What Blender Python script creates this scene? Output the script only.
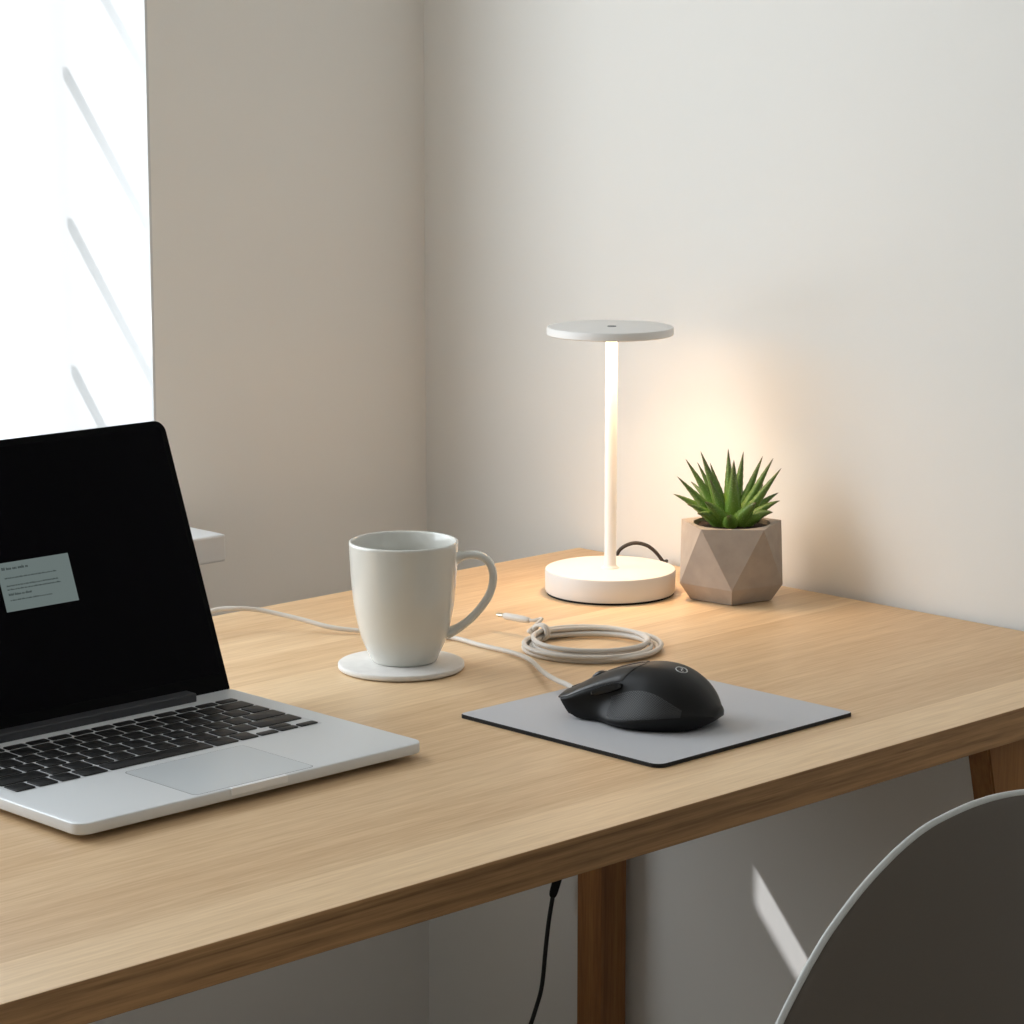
import bpy, bmesh, math, random
from mathutils import Vector, Matrix, noise

# ------------------------------------------------------------------ clean
for o in list(bpy.data.objects):
    bpy.data.objects.remove(o, do_unlink=True)
COL = bpy.context.scene.collection
SC = bpy.context.scene
PI = math.pi
D = 0.74                                  # height of the desk top above the floor

# ------------------------------------------------------------------ camera
cam = bpy.data.cameras.new('camera')
camo = bpy.data.objects.new('camera', cam)
COL.objects.link(camo)
cam.sensor_width = 36.0
cam.lens = 2756.135 / 1024 * 36.0
cam.clip_start = 0.05
psi, tilt = 0.79824316, 0.17634887
fw = Vector((math.cos(tilt)*math.cos(psi), math.cos(tilt)*math.sin(psi), -math.sin(tilt)))
rt = Vector((math.sin(psi), -math.cos(psi), 0))
upv = rt.cross(fw)
camo.matrix_world = Matrix(((rt.x, upv.x, -fw.x, 0), (rt.y, upv.y, -fw.y, 0),
                            (rt.z, upv.z, -fw.z, 0.53 + D), (0, 0, 0, 1)))
SC.camera = camo

# ------------------------------------------------------------------ world, daylight, exposure
w = bpy.data.worlds.new('daylight'); SC.world = w
w.use_nodes = True
bg = w.node_tree.nodes['Background']
bg.inputs['Color'].default_value = (0.90, 0.96, 1.0, 1)
bg.inputs['Strength'].default_value = 1.5

sun = bpy.data.lights.new('sun', 'SUN')
sun.energy = 3.8
sun.angle = math.radians(0.6)
sun.color = (0.96, 0.97, 1.0)
suno = bpy.data.objects.new('sun', sun); COL.objects.link(suno)
sd = Vector((0.763, -1.0, -1.12)).normalized()
suno.rotation_euler = sd.to_track_quat('-Z', 'Y').to_euler()
suno.location = (0.2, 4.0, 3.5)

sky = bpy.data.lights.new('window_daylight', 'AREA')
sky.shape = 'RECTANGLE'; sky.size = 1.16; sky.size_y = 1.10
sky.energy = 18.8
sky.color = (0.88, 0.955, 1.02)
skyo = bpy.data.objects.new('window_daylight', sky); COL.objects.link(skyo)
skyo.location = (0.845, 2.315, D + 0.60)
skyo.rotation_euler = (-PI/2, 0, 0)

SC.view_settings.view_transform = 'Standard'
SC.view_settings.look = 'None'
SC.view_settings.gamma = 1.0
SC.view_settings.use_curve_mapping = False
SC.view_settings.exposure = 0.08

# ------------------------------------------------------------------ materials
def lin(c):
    def f(v):
        v /= 255.0
        return v/12.92 if v <= 0.04045 else ((v+0.055)/1.055)**2.4
    return (f(c[0]), f(c[1]), f(c[2]), 1)

def mat(name, col, rough=0.5, metal=0.0, spec=0.5, bump=None, coat=0, var=None, emis=None, sub=0):
    m = bpy.data.materials.new(name); m.use_nodes = True
    nt = m.node_tree; b = nt.nodes['Principled BSDF']
    b.inputs['Base Color'].default_value = lin(col)
    b.inputs['Roughness'].default_value = rough
    b.inputs['Metallic'].default_value = metal
    b.inputs['Specular IOR Level'].default_value = spec
    b.inputs['Coat Weight'].default_value = coat
    if emis:
        b.inputs['Emission Color'].default_value = lin(emis[0]); b.inputs['Emission Strength'].default_value = emis[1]
    tc = nt.nodes.new('ShaderNodeTexCoord')
    if var:   # (scale, amount)
        n = nt.nodes.new('ShaderNodeTexNoise'); n.inputs['Scale'].default_value = var[0]; n.inputs['Detail'].default_value = 5
        nt.links.new(tc.outputs['Object'], n.inputs['Vector'])
        r = nt.nodes.new('ShaderNodeValToRGB')
        c = lin(col); k = var[1]
        r.color_ramp.elements[0].position = 0.3; r.color_ramp.elements[1].position = 0.7
        r.color_ramp.elements[0].color = (c[0]*(1-k), c[1]*(1-k), c[2]*(1-k), 1)
        r.color_ramp.elements[1].color = (min(1, c[0]*(1+k)), min(1, c[1]*(1+k)), min(1, c[2]*(1+k)), 1)
        nt.links.new(n.outputs['Fac'], r.inputs['Fac']); nt.links.new(r.outputs['Color'], b.inputs['Base Color'])
    if bump:  # (scale, strength, distance)
        n = nt.nodes.new('ShaderNodeTexNoise'); n.inputs['Scale'].default_value = bump[0]; n.inputs['Detail'].default_value = 4
        nt.links.new(tc.outputs['Object'], n.inputs['Vector'])
        u = nt.nodes.new('ShaderNodeBump'); u.inputs['Strength'].default_value = bump[1]; u.inputs['Distance'].default_value = bump[2]
        nt.links.new(n.outputs['Fac'], u.inputs['Height']); nt.links.new(u.outputs['Normal'], b.inputs['Normal'])
    return m

def wood(name, light, dark, axis='X', stave=0.062, rough=0.42, amp=0.75, fine=0.42, across=60.0, var=0.26):
    m = bpy.data.materials.new(name); m.use_nodes = True
    nt = m.node_tree; L = nt.links; b = nt.nodes['Principled BSDF']
    tc = nt.nodes.new('ShaderNodeTexCoord')
    src = tc.outputs['Object']
    sx = nt.nodes.new('ShaderNodeSeparateXYZ'); L.new(src, sx.inputs[0])
    others = [a for a in 'XYZ' if a != axis]
    def mth(op, a, bb=None, c=None):
        n = nt.nodes.new('ShaderNodeMath'); n.operation = op
        for i, v in enumerate((a, bb, c)):
            if v is None: continue
            if isinstance(v, (int, float)): n.inputs[i].default_value = v
            else: L.new(v, n.inputs[i])
        return n.outputs[0]
    # stave index across the grain
    cross = sx.outputs[others[0]]
    idx = mth('FLOOR', mth('DIVIDE', mth('ADD', cross, 3.017), stave))
    wn = nt.nodes.new('ShaderNodeTexWhiteNoise'); wn.noise_dimensions = '1D'; L.new(idx, wn.inputs['W'])
    mp = nt.nodes.new('ShaderNodeCombineXYZ')
    sc = {axis: 1.6, others[0]: across, others[1]: across}
    off = mth('MULTIPLY', wn.outputs['Value'], 9.0)
    for a in 'XYZ':
        v = mth('MULTIPLY', sx.outputs[a], sc[a])
        if a == axis: v = mth('ADD', v, off)
        L.new(v, mp.inputs[a])
    n1 = nt.nodes.new('ShaderNodeTexNoise'); n1.inputs['Scale'].default_value = 1.0; n1.inputs['Detail'].default_value = 6; n1.inputs['Roughness'].default_value = 0.6
    n1.inputs['Distortion'].default_value = 0.4
    L.new(mp.outputs[0], n1.inputs['Vector'])
    mp2 = nt.nodes.new('ShaderNodeMapping'); mp2.inputs['Scale'].default_value = [24 if a == axis else 420 for a in 'XYZ']
    L.new(src, mp2.inputs['Vector'])
    n2 = nt.nodes.new('ShaderNodeTexNoise'); n2.inputs['Scale'].default_value = 1.0; n2.inputs['Detail'].default_value = 3
    L.new(mp2.outputs[0], n2.inputs['Vector'])
    fac = mth('ADD', mth('ADD', mth('MULTIPLY', n1.outputs['Fac'], amp), (0.75-amp)*0.5), mth('MULTIPLY', n2.outputs['Fac'], fine))
    fac = mth('ADD', fac, mth('MULTIPLY', mth('SUBTRACT', wn.outputs['Value'], 0.5), var))
    r = nt.nodes.new('ShaderNodeValToRGB')
    r.color_ramp.elements[0].position = 0.34; r.color_ramp.elements[0].color = lin(dark)
    r.color_ramp.elements[1].position = 0.82; r.color_ramp.elements[1].color = lin(light)
    L.new(fac, r.inputs['Fac']); L.new(r.outputs['Color'], b.inputs['Base Color'])
    b.inputs['Roughness'].default_value = rough
    b.inputs['Specular IOR Level'].default_value = 0.35
    u = nt.nodes.new('ShaderNodeBump'); u.inputs['Strength'].default_value = 0.12; u.inputs['Distance'].default_value = 0.0006
    L.new(fac, u.inputs['Height']); L.new(u.outputs['Normal'], b.inputs['Normal'])
    return m

M_WALL = mat('painted_wall', (235, 233, 228), 0.85, spec=0.25, bump=(420, 0.12, 0.0005))
M_CEIL = mat('ceiling_paint', (235, 232, 228), 0.9)
M_DARKWALL = mat('dark_painted_wall', (214, 211, 205), 0.85)
M_FLOOR = wood('floor_boards', (232, 222, 210), (220, 208, 194), 'X', 0.12)
M_REVEAL = mat('window_gloss_paint', (212, 213, 213), 0.6)
M_OAK = wood('oak_top', (236, 206, 166), (197, 160, 118), 'X', 0.071, amp=0.50, fine=0.46, var=0.30)
M_EDGE_SHADED = wood('oak_edge_shaded', (190, 146, 100), (92, 60, 34), 'X', 0.4, 0.55, amp=1.0, across=190.0)  # oak with lamination lines, darkened to carry the shade on the desk edge
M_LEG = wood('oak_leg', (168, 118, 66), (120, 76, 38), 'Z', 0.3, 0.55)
M_ALU = mat('aluminium', (224, 227, 229), 0.42, metal=0.15, spec=0.4, bump=(3000, 0.03, 0.0002))
M_TPAD = mat('trackpad_glass', (212, 217, 220), 0.36, metal=0.15)
M_KEY = mat('key_plastic', (15, 15, 16), 0.45, spec=0.3)
M_KEYWELL = mat('key_well', (212, 214, 216), 0.45, metal=0.2)
M_SCREEN = mat('screen_glass', (3, 2, 6), 0.12, spec=0.05)
M_BEZEL = mat('bezel_black', (3, 3, 5), 0.3, spec=0.06)
M_HINGE = mat('hinge_black', (48, 49, 53), 0.5)
M_NOTE = mat('screen_window_grey', (20, 22, 22), 0.5, spec=0.1, emis=((110, 122, 120), 0.78))
M_INK = mat('screen_text', (8, 9, 9), 0.5, spec=0.1, emis=((52, 60, 60), 0.9))
M_RUBBER = mat('black_rubber', (12, 12, 12), 0.7, spec=0.3)
M_CERAMIC = mat('white_ceramic', (214, 213, 206), 0.16, spec=0.5, coat=0.3)
M_STONE = mat('coaster_stone', (222, 219, 214), 0.7, var=(90, 0.05), bump=(300, 0.1, 0.0004))
M_LAMP = mat('lamp_white', (232, 229, 225), 0.45, spec=0.35)
M_LENS = mat('lamp_diffuser', (255, 214, 160), 0.5, emis=((255, 210, 160), 11.0))
M_DOT = mat('lamp_switch', (120, 120, 120), 0.4)
M_CORD = mat('charcoal_cord', (62, 56, 52), 0.7, bump=(2500, 0.4, 0.0004))
M_WCABLE = mat('white_cable', (212, 205, 196), 0.5)
M_METAL = mat('plug_metal', (215, 205, 180), 0.3, metal=0.9)
M_BLACK = mat('black_cable', (8, 8, 8), 0.6)
M_PADTOP = mat('mouse_pad_grey', (190, 190, 193), 0.62, spec=0.3, bump=(2200, 0.15, 0.0003))
M_PADSIDE = mat('mouse_pad_black', (14, 14, 14), 0.7)
M_MOUSE = mat('mouse_black', (11, 11, 12), 0.46, spec=0.28)
M_MBTN = mat('mouse_buttons', (34, 31, 29), 0.33, spec=0.6)
M_MGLOSS = mat('mouse_gloss_black', (10, 10, 12), 0.2)
M_LOGO = mat('mouse_logo', (205, 205, 205), 0.4)
M_CONC = mat('concrete', (168, 156, 145), 0.85, spec=0.2, var=(60, 0.08), bump=(240, 0.25, 0.0006))
M_SOIL = mat('soil', (46, 30, 20), 0.95, var=(150, 0.5), bump=(400, 0.9, 0.003))
M_CHAIR_SHADED = mat('chair_shell_shaded', (96, 87, 78), 0.5, spec=0.4)  # shade on the chair back is put into this dark colour
M_CRIM_LIT = mat('chair_rim_lit', (206, 207, 204), 0.45)  # pale copy for the edge: window light put into the colour
M_BEECH = mat('chair_beech', (206, 168, 124), 0.5)

def leaf_mat():
    m = bpy.data.materials.new('succulent_leaf'); m.use_nodes = True
    nt = m.node_tree; L = nt.links; b = nt.nodes['Principled BSDF']
    tc = nt.nodes.new('ShaderNodeTexCoord')
    at = nt.nodes.new('ShaderNodeUVMap')
    sx = nt.nodes.new('ShaderNodeSeparateXYZ'); L.new(at.outputs[0], sx.inputs[0])
    r = nt.nodes.new('ShaderNodeValToRGB')
    e = r.color_ramp.elements
    e[0].position = 0.0; e[0].color = lin((122, 152, 44))
    e[1].position = 1.0; e[1].color = lin((84, 66, 44))
    x = e.new(0.5); x.color = lin((96, 134, 52))
    x = e.new(0.86); x.color = lin((84, 104, 52))
    L.new(sx.outputs['Y'], r.inputs['Fac'])
    v = nt.nodes.new('ShaderNodeTexVoronoi'); v.inputs['Scale'].default_value = 520
    L.new(tc.outputs['Object'], v.inputs['Vector'])
    g = nt.nodes.new('ShaderNodeMath'); g.operation = 'LESS_THAN'; g.inputs[1].default_value = 0.26
    L.new(v.outputs['Distance'], g.inputs[0])
    g2 = nt.nodes.new('ShaderNodeMath'); g2.operation = 'MULTIPLY'; g2.inputs[1].default_value = 0.45
    L.new(g.outputs[0], g2.inputs[0])
    mx = nt.nodes.new('ShaderNodeMix'); mx.data_type = 'RGBA'
    L.new(g2.outputs[0], mx.inputs['Factor']); L.new(r.outputs['Color'], mx.inputs['A'])
    mx.inputs['B'].default_value = lin((150, 172, 118))
    L.new(mx.outputs['Result'], b.inputs['Base Color'])
    b.inputs['Roughness'].default_value = 0.42
    b.inputs['Subsurface Weight'].default_value = 0.08
    b.inputs['Subsurface Radius'].default_value = (0.002, 0.004, 0.001)
    return m
M_LEAF = leaf_mat()

def grip_mat():
    m = mat('mouse_thumb_grip', (18, 19, 22), 0.4)
    nt = m.node_tree; b = nt.nodes['Principled BSDF']
    uv = nt.nodes.new('ShaderNodeUVMap')
    mp = nt.nodes.new('ShaderNodeMapping'); mp.inputs['Scale'].default_value = (36, 15, 1); mp.inputs['Rotation'].default_value = (0, 0, 0.5)
    nt.links.new(uv.outputs[0], mp.inputs['Vector'])
    v = nt.nodes.new('ShaderNodeTexVoronoi'); v.inputs['Scale'].default_value = 1; v.inputs['Randomness'].default_value = 0.0
    nt.links.new(mp.outputs[0], v.inputs['Vector'])
    u = nt.nodes.new('ShaderNodeBump'); u.inputs['Strength'].default_value = 0.7; u.inputs['Distance'].default_value = 0.0008
    nt.links.new(v.outputs['Distance'], u.inputs['Height']); nt.links.new(u.outputs['Normal'], b.inputs['Normal'])
    return m
M_GRIP = grip_mat()

def glass_mat():
    m = bpy.data.materials.new('window_glass'); m.use_nodes = True
    nt = m.node_tree; nt.nodes.remove(nt.nodes['Principled BSDF'])
    t = nt.nodes.new('ShaderNodeBsdfTransparent'); g = nt.nodes.new('ShaderNodeBsdfGlossy'); g.inputs['Roughness'].default_value = 0.02
    x = nt.nodes.new('ShaderNodeMixShader'); x.inputs[0].default_value = 0.04
    nt.links.new(t.outputs[0], x.inputs[1]); nt.links.new(g.outputs[0], x.inputs[2])
    nt.links.new(x.outputs[0], nt.nodes['Material Output'].inputs[0])
    return m
M_GLASS = glass_mat()
M_SUN_BLOCKER = mat('sun_blocker_panel', (236, 236, 232), 0.9)  # for the unseen panels added to block the sun

# ------------------------------------------------------------------ helpers
def obj(name, bm, m, parent=None, smooth=False, autos=None):
    bmesh.ops.recalc_face_normals(bm, faces=bm.faces)
    me = bpy.data.meshes.new(name); bm.to_mesh(me); bm.free()
    for mm in (m if isinstance(m, (list, tuple)) else [m]): me.materials.append(mm)
    if smooth:
        for p in me.polygons: p.use_smooth = True
        if autos: me.set_sharp_from_angle(angle=math.radians(autos))
    o = bpy.data.objects.new(name, me); COL.objects.link(o)
    if parent: o.parent = parent
    return o

def thing(name, label, cat, loc=(0, 0, 0), rz=0, group=None):
    o = bpy.data.objects.new(name, None); COL.objects.link(o)
    o.empty_display_size = 0.02
    o.location = loc; o.rotation_euler = (0, 0, rz)
    o['label'] = label; o['category'] = cat
    if group: o['group'] = group
    return o

def tag(o, label, cat, group=None):
    o['label'] = label; o['category'] = cat
    if group: o['group'] = group
    return o

def struct(name, bm, m, parent=None, **k):
    o = obj(name, bm, m, parent, **k)
    if not parent: o['kind'] = 'structure'
    return o

def add_box(bm, x0, x1, y0, y1, z0, z1, bev=0, seg=2):
    t = bmesh.new()
    bmesh.ops.create_cube(t, size=1)
    for v in t.verts:
        v.co = Vector(((x0+x1)/2 + v.co.x*(x1-x0), (y0+y1)/2 + v.co.y*(y1-y0), (z0+z1)/2 + v.co.z*(z1-z0)))
    if bev:
        bmesh.ops.bevel(t, geom=list(t.edges), offset=bev, segments=seg, profile=0.5, affect='EDGES')
    merge(bm, t)
def merge(bm, t):
    me = bpy.data.meshes.new('t'); t.to_mesh(me); t.free(); bm.from_mesh(me); bpy.data.meshes.remove(me)
def box(*a, **k):
    bm = bmesh.new(); add_box(bm, *a, **k); return bm

def rrect(x0, x1, y0, y1, r, n=6):
    """rounded rectangle outline; r is one radius or four (bl, br, tr, tl)"""
    if not isinstance(r, (list, tuple)): r = [r]*4
    pts = []
    for (cx, cy, a0, rr) in ((x0, y0, PI, r[0]), (x1, y0, 1.5*PI, r[1]), (x1, y1, 0, r[2]), (x0, y1, .5*PI, r[3])):
        sx = 1 if cx == x0 else -1; sy = 1 if cy == y0 else -1
        if rr <= 0: pts.append((cx, cy)); continue
        for i in range(n+1):
            a = a0 + .5*PI*i/n
            pts.append((cx + sx*rr + rr*math.cos(a), cy + sy*rr + rr*math.sin(a)))
    return pts

def add_prism(bm, pts, z0, z1, bev=0, seg=2, mi=None, xf=None, taper=0):
    """extruded outline with bevelled top and bottom edges"""
    t = bmesh.new()
    cx = sum(p[0] for p in pts)/len(pts); cy = sum(p[1] for p in pts)/len(pts)
    def inset(d):
        n = len(pts); out = []
        for i in range(n):
            a = Vector(pts[i-1]); b = Vector(pts[i]); c = Vector(pts[(i+1) % n])
            e = (c - a)
            if e.length < 1e-9: out.append(pts[i]); continue
            e.normalize(); nn = Vector((-e.y, e.x))
            out.append((b.x + nn.x*d, b.y + nn.y*d))
        return out
    rings = []
    if bev:
        for i in range(seg+1):
            a = .5*PI*i/seg
            rings.append((bev*(1-math.sin(a)), z0 + bev*(1-math.cos(a))))
        for i in range(seg+1):
            a = .5*PI*i/seg
            rings.append((bev*(1-math.cos(a)) , z1 - bev*(1-math.sin(a))))
    else:
        rings = [(taper, z0), (0, z1)]
    vs = []
    for d, z in rings:
        pp = inset(d) if d else pts
        vs.append([t.verts.new((x, y, z)) for x, y in pp])
    n = len(pts)
    for a, b in zip(vs, vs[1:]):
        for i in range(n):
            t.faces.new((a[i], a[(i+1) % n], b[(i+1) % n], b[i]))
    t.faces.new(list(reversed(vs[0]))); f = t.faces.new(vs[-1])
    if mi is not None: f.material_index = mi
    if xf:
        for v in t.verts: v.co = xf @ v.co
    merge(bm, t)

def prism(*a, **k):
    bm = bmesh.new(); add_prism(bm, *a, **k); return bm

def lathe(prof, n=64, closed=False):
    bm = bmesh.new(); rows = []
    for r, z in prof:
        if r < 1e-7: rows.append([bm.verts.new((0, 0, z))])
        else: rows.append([bm.verts.new((r*math.cos(2*PI*i/n), r*math.sin(2*PI*i/n), z)) for i in range(n)])
    for a, b in zip(rows, rows[1:]):
        if len(a) == 1 and len(b) == 1: continue
        for i in range(n):
            j = (i+1) % n
            if len(a) == 1: bm.faces.new((a[0], b[j], b[i]))
            elif len(b) == 1: bm.faces.new((a[i], a[j], b[0]))
            else: bm.faces.new((a[i], a[j], b[j], b[i]))
    return bm

def cr(pts, n=8, closed=False):
    """Catmull-Rom through points of any dimension"""
    P = [Vector(p) for p in pts]; out = []
    N = len(P)
    rng = range(N) if closed else range(N-1)
    for i in rng:
        if closed: p0, p1, p2, p3 = P[i-1], P[i], P[(i+1) % N], P[(i+2) % N]
        else:
            p1, p2 = P[i], P[i+1]
            p0 = P[i-1] if i > 0 else p1*2 - p2
            p3 = P[i+2] if i+2 < N else p2*2 - p1
        for k in range(n):
            t = k/n
            out.append(0.5*((p1*2) + (p2-p0)*t + (p0*2-p1*5+p2*4-p3)*t*t + (p1*3-p0-p2*3+p3)*t**3))
    if not closed: out.append(P[-1])
    return out

def add_tube(bm, path, rad, n=12, closed=False, flat=None):
    """rad: number or list along the path; flat=(a,b) gives an elliptical section"""
    N = len(path)
    tang = []
    for i in range(N):
        a = path[i-1] if (i > 0 or closed) else path[0]
        b = path[(i+1) % N] if (i < N-1 or closed) else path[-1]
        tang.append((b-a).normalized())
    up = Vector((0, 0, 1))
    if abs(tang[0].dot(up)) > 0.95: up = Vector((0, 1, 0))
    rings = []
    nrm = (up - tang[0]*up.dot(tang[0])).normalized()
    for i in range(N):
        t = tang[i]
        nrm = (nrm - t*nrm.dot(t)).normalized()
        bi = t.cross(nrm)
        r = rad[i] if isinstance(rad, (list, tuple)) else rad
        fa, fb = flat if flat else (1, 1)
        rings.append([bm.verts.new(path[i] + nrm*(r*fa*math.cos(2*PI*k/n)) + bi*(r*fb*math.sin(2*PI*k/n))) for k in range(n)])
    pairs = list(zip(rings, rings[1:]))
    if closed:
        # find the best rotation for closing
        a, b = rings[-1], rings[0]
        s = min(range(n), key=lambda k: (a[0].co-b[k].co).length)
        pairs.append((a, b[s:]+b[:s]))
    for a, b in pairs:
        for k in range(n):
            bm.faces.new((a[k], a[(k+1) % n], b[(k+1) % n], b[k]))
    if not closed:
        bm.faces.new(list(reversed(rings[0]))); bm.faces.new(rings[-1])
def tube(path, rad, **k):
    bm = bmesh.new(); add_tube(bm, path, rad, **k); return bm

# ================================================================== ROOM
XW, YW = 1.990, 2.175            # right wall plane, window wall plane
XL, YB = -0.75, -0.55              # the other two walls
Zc = 1.60                        # ceiling above desk top
WX0, WX1, WZ0, WZ1 = 0.18, 1.6265, 0.026, 1.30   # window opening
YG = 2.325                       # window frame plane

struct('floor', box(XL-.1, XW+.1, YB-.1, YW+.2, -0.10, 0), M_FLOOR)
struct('ceiling', box(XL-.1, XW+.1, YB-.1, YW+.2, D+Zc, D+Zc+.1), M_CEIL)
struct('wall_right', box(XW, XW+.1, YB-.1, YW+.2, 0, D+Zc), M_WALL)
def two_tone(name, x0, x1, y0, y1):
    bm = bmesh.new(); add_box(bm, x0, x1, y0, y1, 1.15, D+Zc)
    n0 = len(bm.faces); add_box(bm, x0, x1, y0, y1, 0, 1.15)
    bm.faces.ensure_lookup_table()
    for f_ in bm.faces[n0:]: f_.material_index = 1
    return struct(name, bm, [M_WALL, M_DARKWALL])
two_tone('wall_left', XL-.1, XL, YB-.1, YW+.2)
two_tone('wall_front', XL, XW, YB-.1, YB)
bm = bmesh.new()
add_box(bm, XL, WX0-.003, YW, YW+.2, 0, D+Zc)
add_box(bm, WX1+.003, XW, YW, YW+.2, 0, D+Zc)
add_box(bm, WX0-.003, WX1+.003, YW, YW+.2, 0, D+WZ0-.012)
add_box(bm, WX0-.003, WX1+.003, YW, YW+.2, D+WZ1+.003, D+Zc)
struct('wall_back', bm, M_WALL)

win = thing('window_1', '', '')
del win['label']; del win['category']; win['kind'] = 'structure'
# lining of the opening (jambs + head)
bm = bmesh.new()
add_box(bm, WX1, WX1+.0028, YW-.0002, YG+.049, D+WZ0, D+WZ1)
add_box(bm, WX0-.0028, WX0, YW-.0002, YG+.02, D+WZ0, D+WZ1)
add_box(bm, WX0, WX1, YW-.0002, YG+.02, D+WZ1, D+WZ1+.0028)
obj('window_lining', bm, M_REVEAL, win)
# frame
bm = bmesh.new()
fwid = 0.045
add_box(bm, WX0, WX0+fwid, YG, YG+.03, D+WZ0, D+WZ1, bev=.002)
add_box(bm, WX0, WX1, YG, YG+.03, D+WZ0, D+WZ0+.03, bev=.002)
add_box(bm, WX0, WX1, YG, YG+.03, D+WZ1-.045, D+WZ1, bev=.002)
obj('window_frame', bm, M_REVEAL, win)
obj('window_pane', box(WX0+.01, WX1-.0002, YG+.012, YG+.016, D+WZ0+.01, D+WZ1-.01), M_GLASS, win)
# sill board, projecting into the room and past the opening
obj('window_sill', box(WX0-.012, 1.639, 2.08, YG, D+.012, D+.039, bev=.0022), M_REVEAL, win)
# unseen thin horizontal bars added outside to cast the diagonal stripes on the jamb
for k in range(9):
    obj('stripe_shadow_bar', box(0.1, 1.50, 2.47, 2.478, D+0.209+.150*k, D+0.220+.150*k), M_REVEAL, win)
obj('stripe_shadow_post', box(0.1, 0.12, 2.465, 2.483, D-.2, D+1.6), M_REVEAL, win)
# unseen blind-like panels with a slit, added to block and shape the sun
bl = win
BX1, BZ0 = 1.5155, 0.418
obj('sun_blocker_panel', box(WX0+.01, BX1, YG-.002, YG-.001, D+BZ0, D+WZ1-.03), M_SUN_BLOCKER, bl)
obj('sun_blocker_panel', box(WX0+.01, BX1, YG-.002, YG-.001, D+WZ0+.01, D+.372), M_SUN_BLOCKER, bl)
obj('sun_blocker_hem', box(WX0+.01, BX1, YG-.006, YG+.002, D+WZ0+.004, D+WZ0+.016, bev=.002), M_REVEAL, bl)
cyl = [(0, 0), (.018, 0), (.018, BX1-WX0-.01), (0, BX1-WX0-.01)]
ro = obj('sun_blocker_roller', lathe(cyl, 24), M_REVEAL, bl, smooth=True, autos=40)
ro.location = (WX0+.01, YG-.02, D+WZ1-.03); ro.rotation_euler = (0, PI/2, 0)

# ================================================================== DESK
DX0, DX1, DY0, DY1, DT = 0.30, 1.981, 1.225, 1.9345, 0.0265
desk = thing('desk', 'light oak desk with a thick solid top against the right wall', 'desk', (1.2, 1.6, 0))
def dk(x): return x-1.2
def dy(y): return y-1.6
bm = bmesh.new()
add_prism(bm, rrect(dk(DX0), dk(DX1), dy(DY0), dy(DY1), .002, 2), D-DT, D, bev=.0008, seg=2)
top = obj('desk_top', bm, [M_OAK, M_EDGE_SHADED], desk)
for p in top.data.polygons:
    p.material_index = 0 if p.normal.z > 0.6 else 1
# legs
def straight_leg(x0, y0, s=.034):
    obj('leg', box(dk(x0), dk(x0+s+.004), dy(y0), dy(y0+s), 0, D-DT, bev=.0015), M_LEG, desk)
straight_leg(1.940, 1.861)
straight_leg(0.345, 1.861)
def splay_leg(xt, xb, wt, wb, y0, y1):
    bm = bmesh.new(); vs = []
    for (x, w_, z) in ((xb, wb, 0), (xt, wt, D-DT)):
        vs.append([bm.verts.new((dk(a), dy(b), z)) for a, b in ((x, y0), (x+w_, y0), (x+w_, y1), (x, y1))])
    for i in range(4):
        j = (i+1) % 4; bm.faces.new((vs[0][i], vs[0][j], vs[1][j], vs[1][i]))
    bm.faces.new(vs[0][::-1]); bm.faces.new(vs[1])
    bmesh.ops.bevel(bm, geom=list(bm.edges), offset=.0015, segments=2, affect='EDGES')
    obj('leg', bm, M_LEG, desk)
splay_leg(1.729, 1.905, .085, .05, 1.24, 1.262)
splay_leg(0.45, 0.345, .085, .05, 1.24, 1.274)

# ================================================================== LAPTOP
LX, LY = 1.0095, 1.4410
W_, H_ = 0.3065, 0.2270
lap = thing('laptop', 'open silver laptop with a black screen at the left of the desk', 'laptop', (LX, LY, D))
ZB, ZT = 0.0044, 0.0125
outl = rrect(0, W_, 0, H_, (.010, .010, .006, .006), 8)
base = obj('base', prism(outl, ZB, ZT, bev=.0011, seg=3), M_ALU, lap, smooth=True, autos=35)
# opening notch at the front edge
obj('thumb_notch', prism(rrect(.126, .176, -.0011, .0030, .0004, 2), ZT-.0050, ZT+.00015, bev=.0002), mat('notch_silver', (240, 242, 244), .35, metal=.1), lap)
for (x, y) in ((.02, .02), (.285, .02), (.02, .205), (.285, .205)):
    o = obj('rubber_foot', lathe([(0, 0), (.007, 0), (.0075, .0044), (0, .0048)], 20), M_RUBBER, lap, smooth=True, autos=40)
    o.location = (x, y, 0)
# trackpad: shallow plate in a dark seam
obj('trackpad_seam', prism(rrect(.0980, .2045, .0035, .0850, .004, 6), ZT-.0002, ZT+.00004), M_HINGE, lap)
obj('trackpad', prism(rrect(.0984, .2041, .0039, .0846, .0037, 6), ZT-.0002, ZT+.0001), M_TPAD, lap)
# keyboard tray
obj('keyboard_tray', prism(rrect(.0130, .2880, .0925, .1985, .003, 5), ZT-.0004, ZT+.00006), M_KEYWELL, lap)
keyproto = {}
def key(x, y, kw, kd):
    """one low key cap, slightly dished, printed-side up"""
    kk = (round(kw, 4), round(kd, 4))
    if kk in keyproto:
        o = keyproto[kk].copy(); COL.objects.link(o)
    else:
        r = min(.0016, kd*.22)
        o = obj('key', prism(rrect(-kw/2, kw/2, -kd/2, kd/2, r, 4), .0, .0008, bev=.00025, seg=2), M_KEY, lap, smooth=True, autos=50)
        keyproto[kk] = o
    o.parent = lap; o.location = (x, y, ZT+.0001)
KX0, KX1 = .0145, .2862
PW = (KX1-KX0)
def row(y, d, ws, gap=.0026):
    tot = sum(ws); x = KX0
    for k in ws:
        s = PW*k/tot
        key(x+s/2, y, s-gap, d)
        x += s
p = .0190
y0 = .1025
row(y0+4*p+.0135+.0022, .0085, [1.05]*14)                      # function row
row(y0+4*p, .0165, [1]*13+[1.55])
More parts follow.
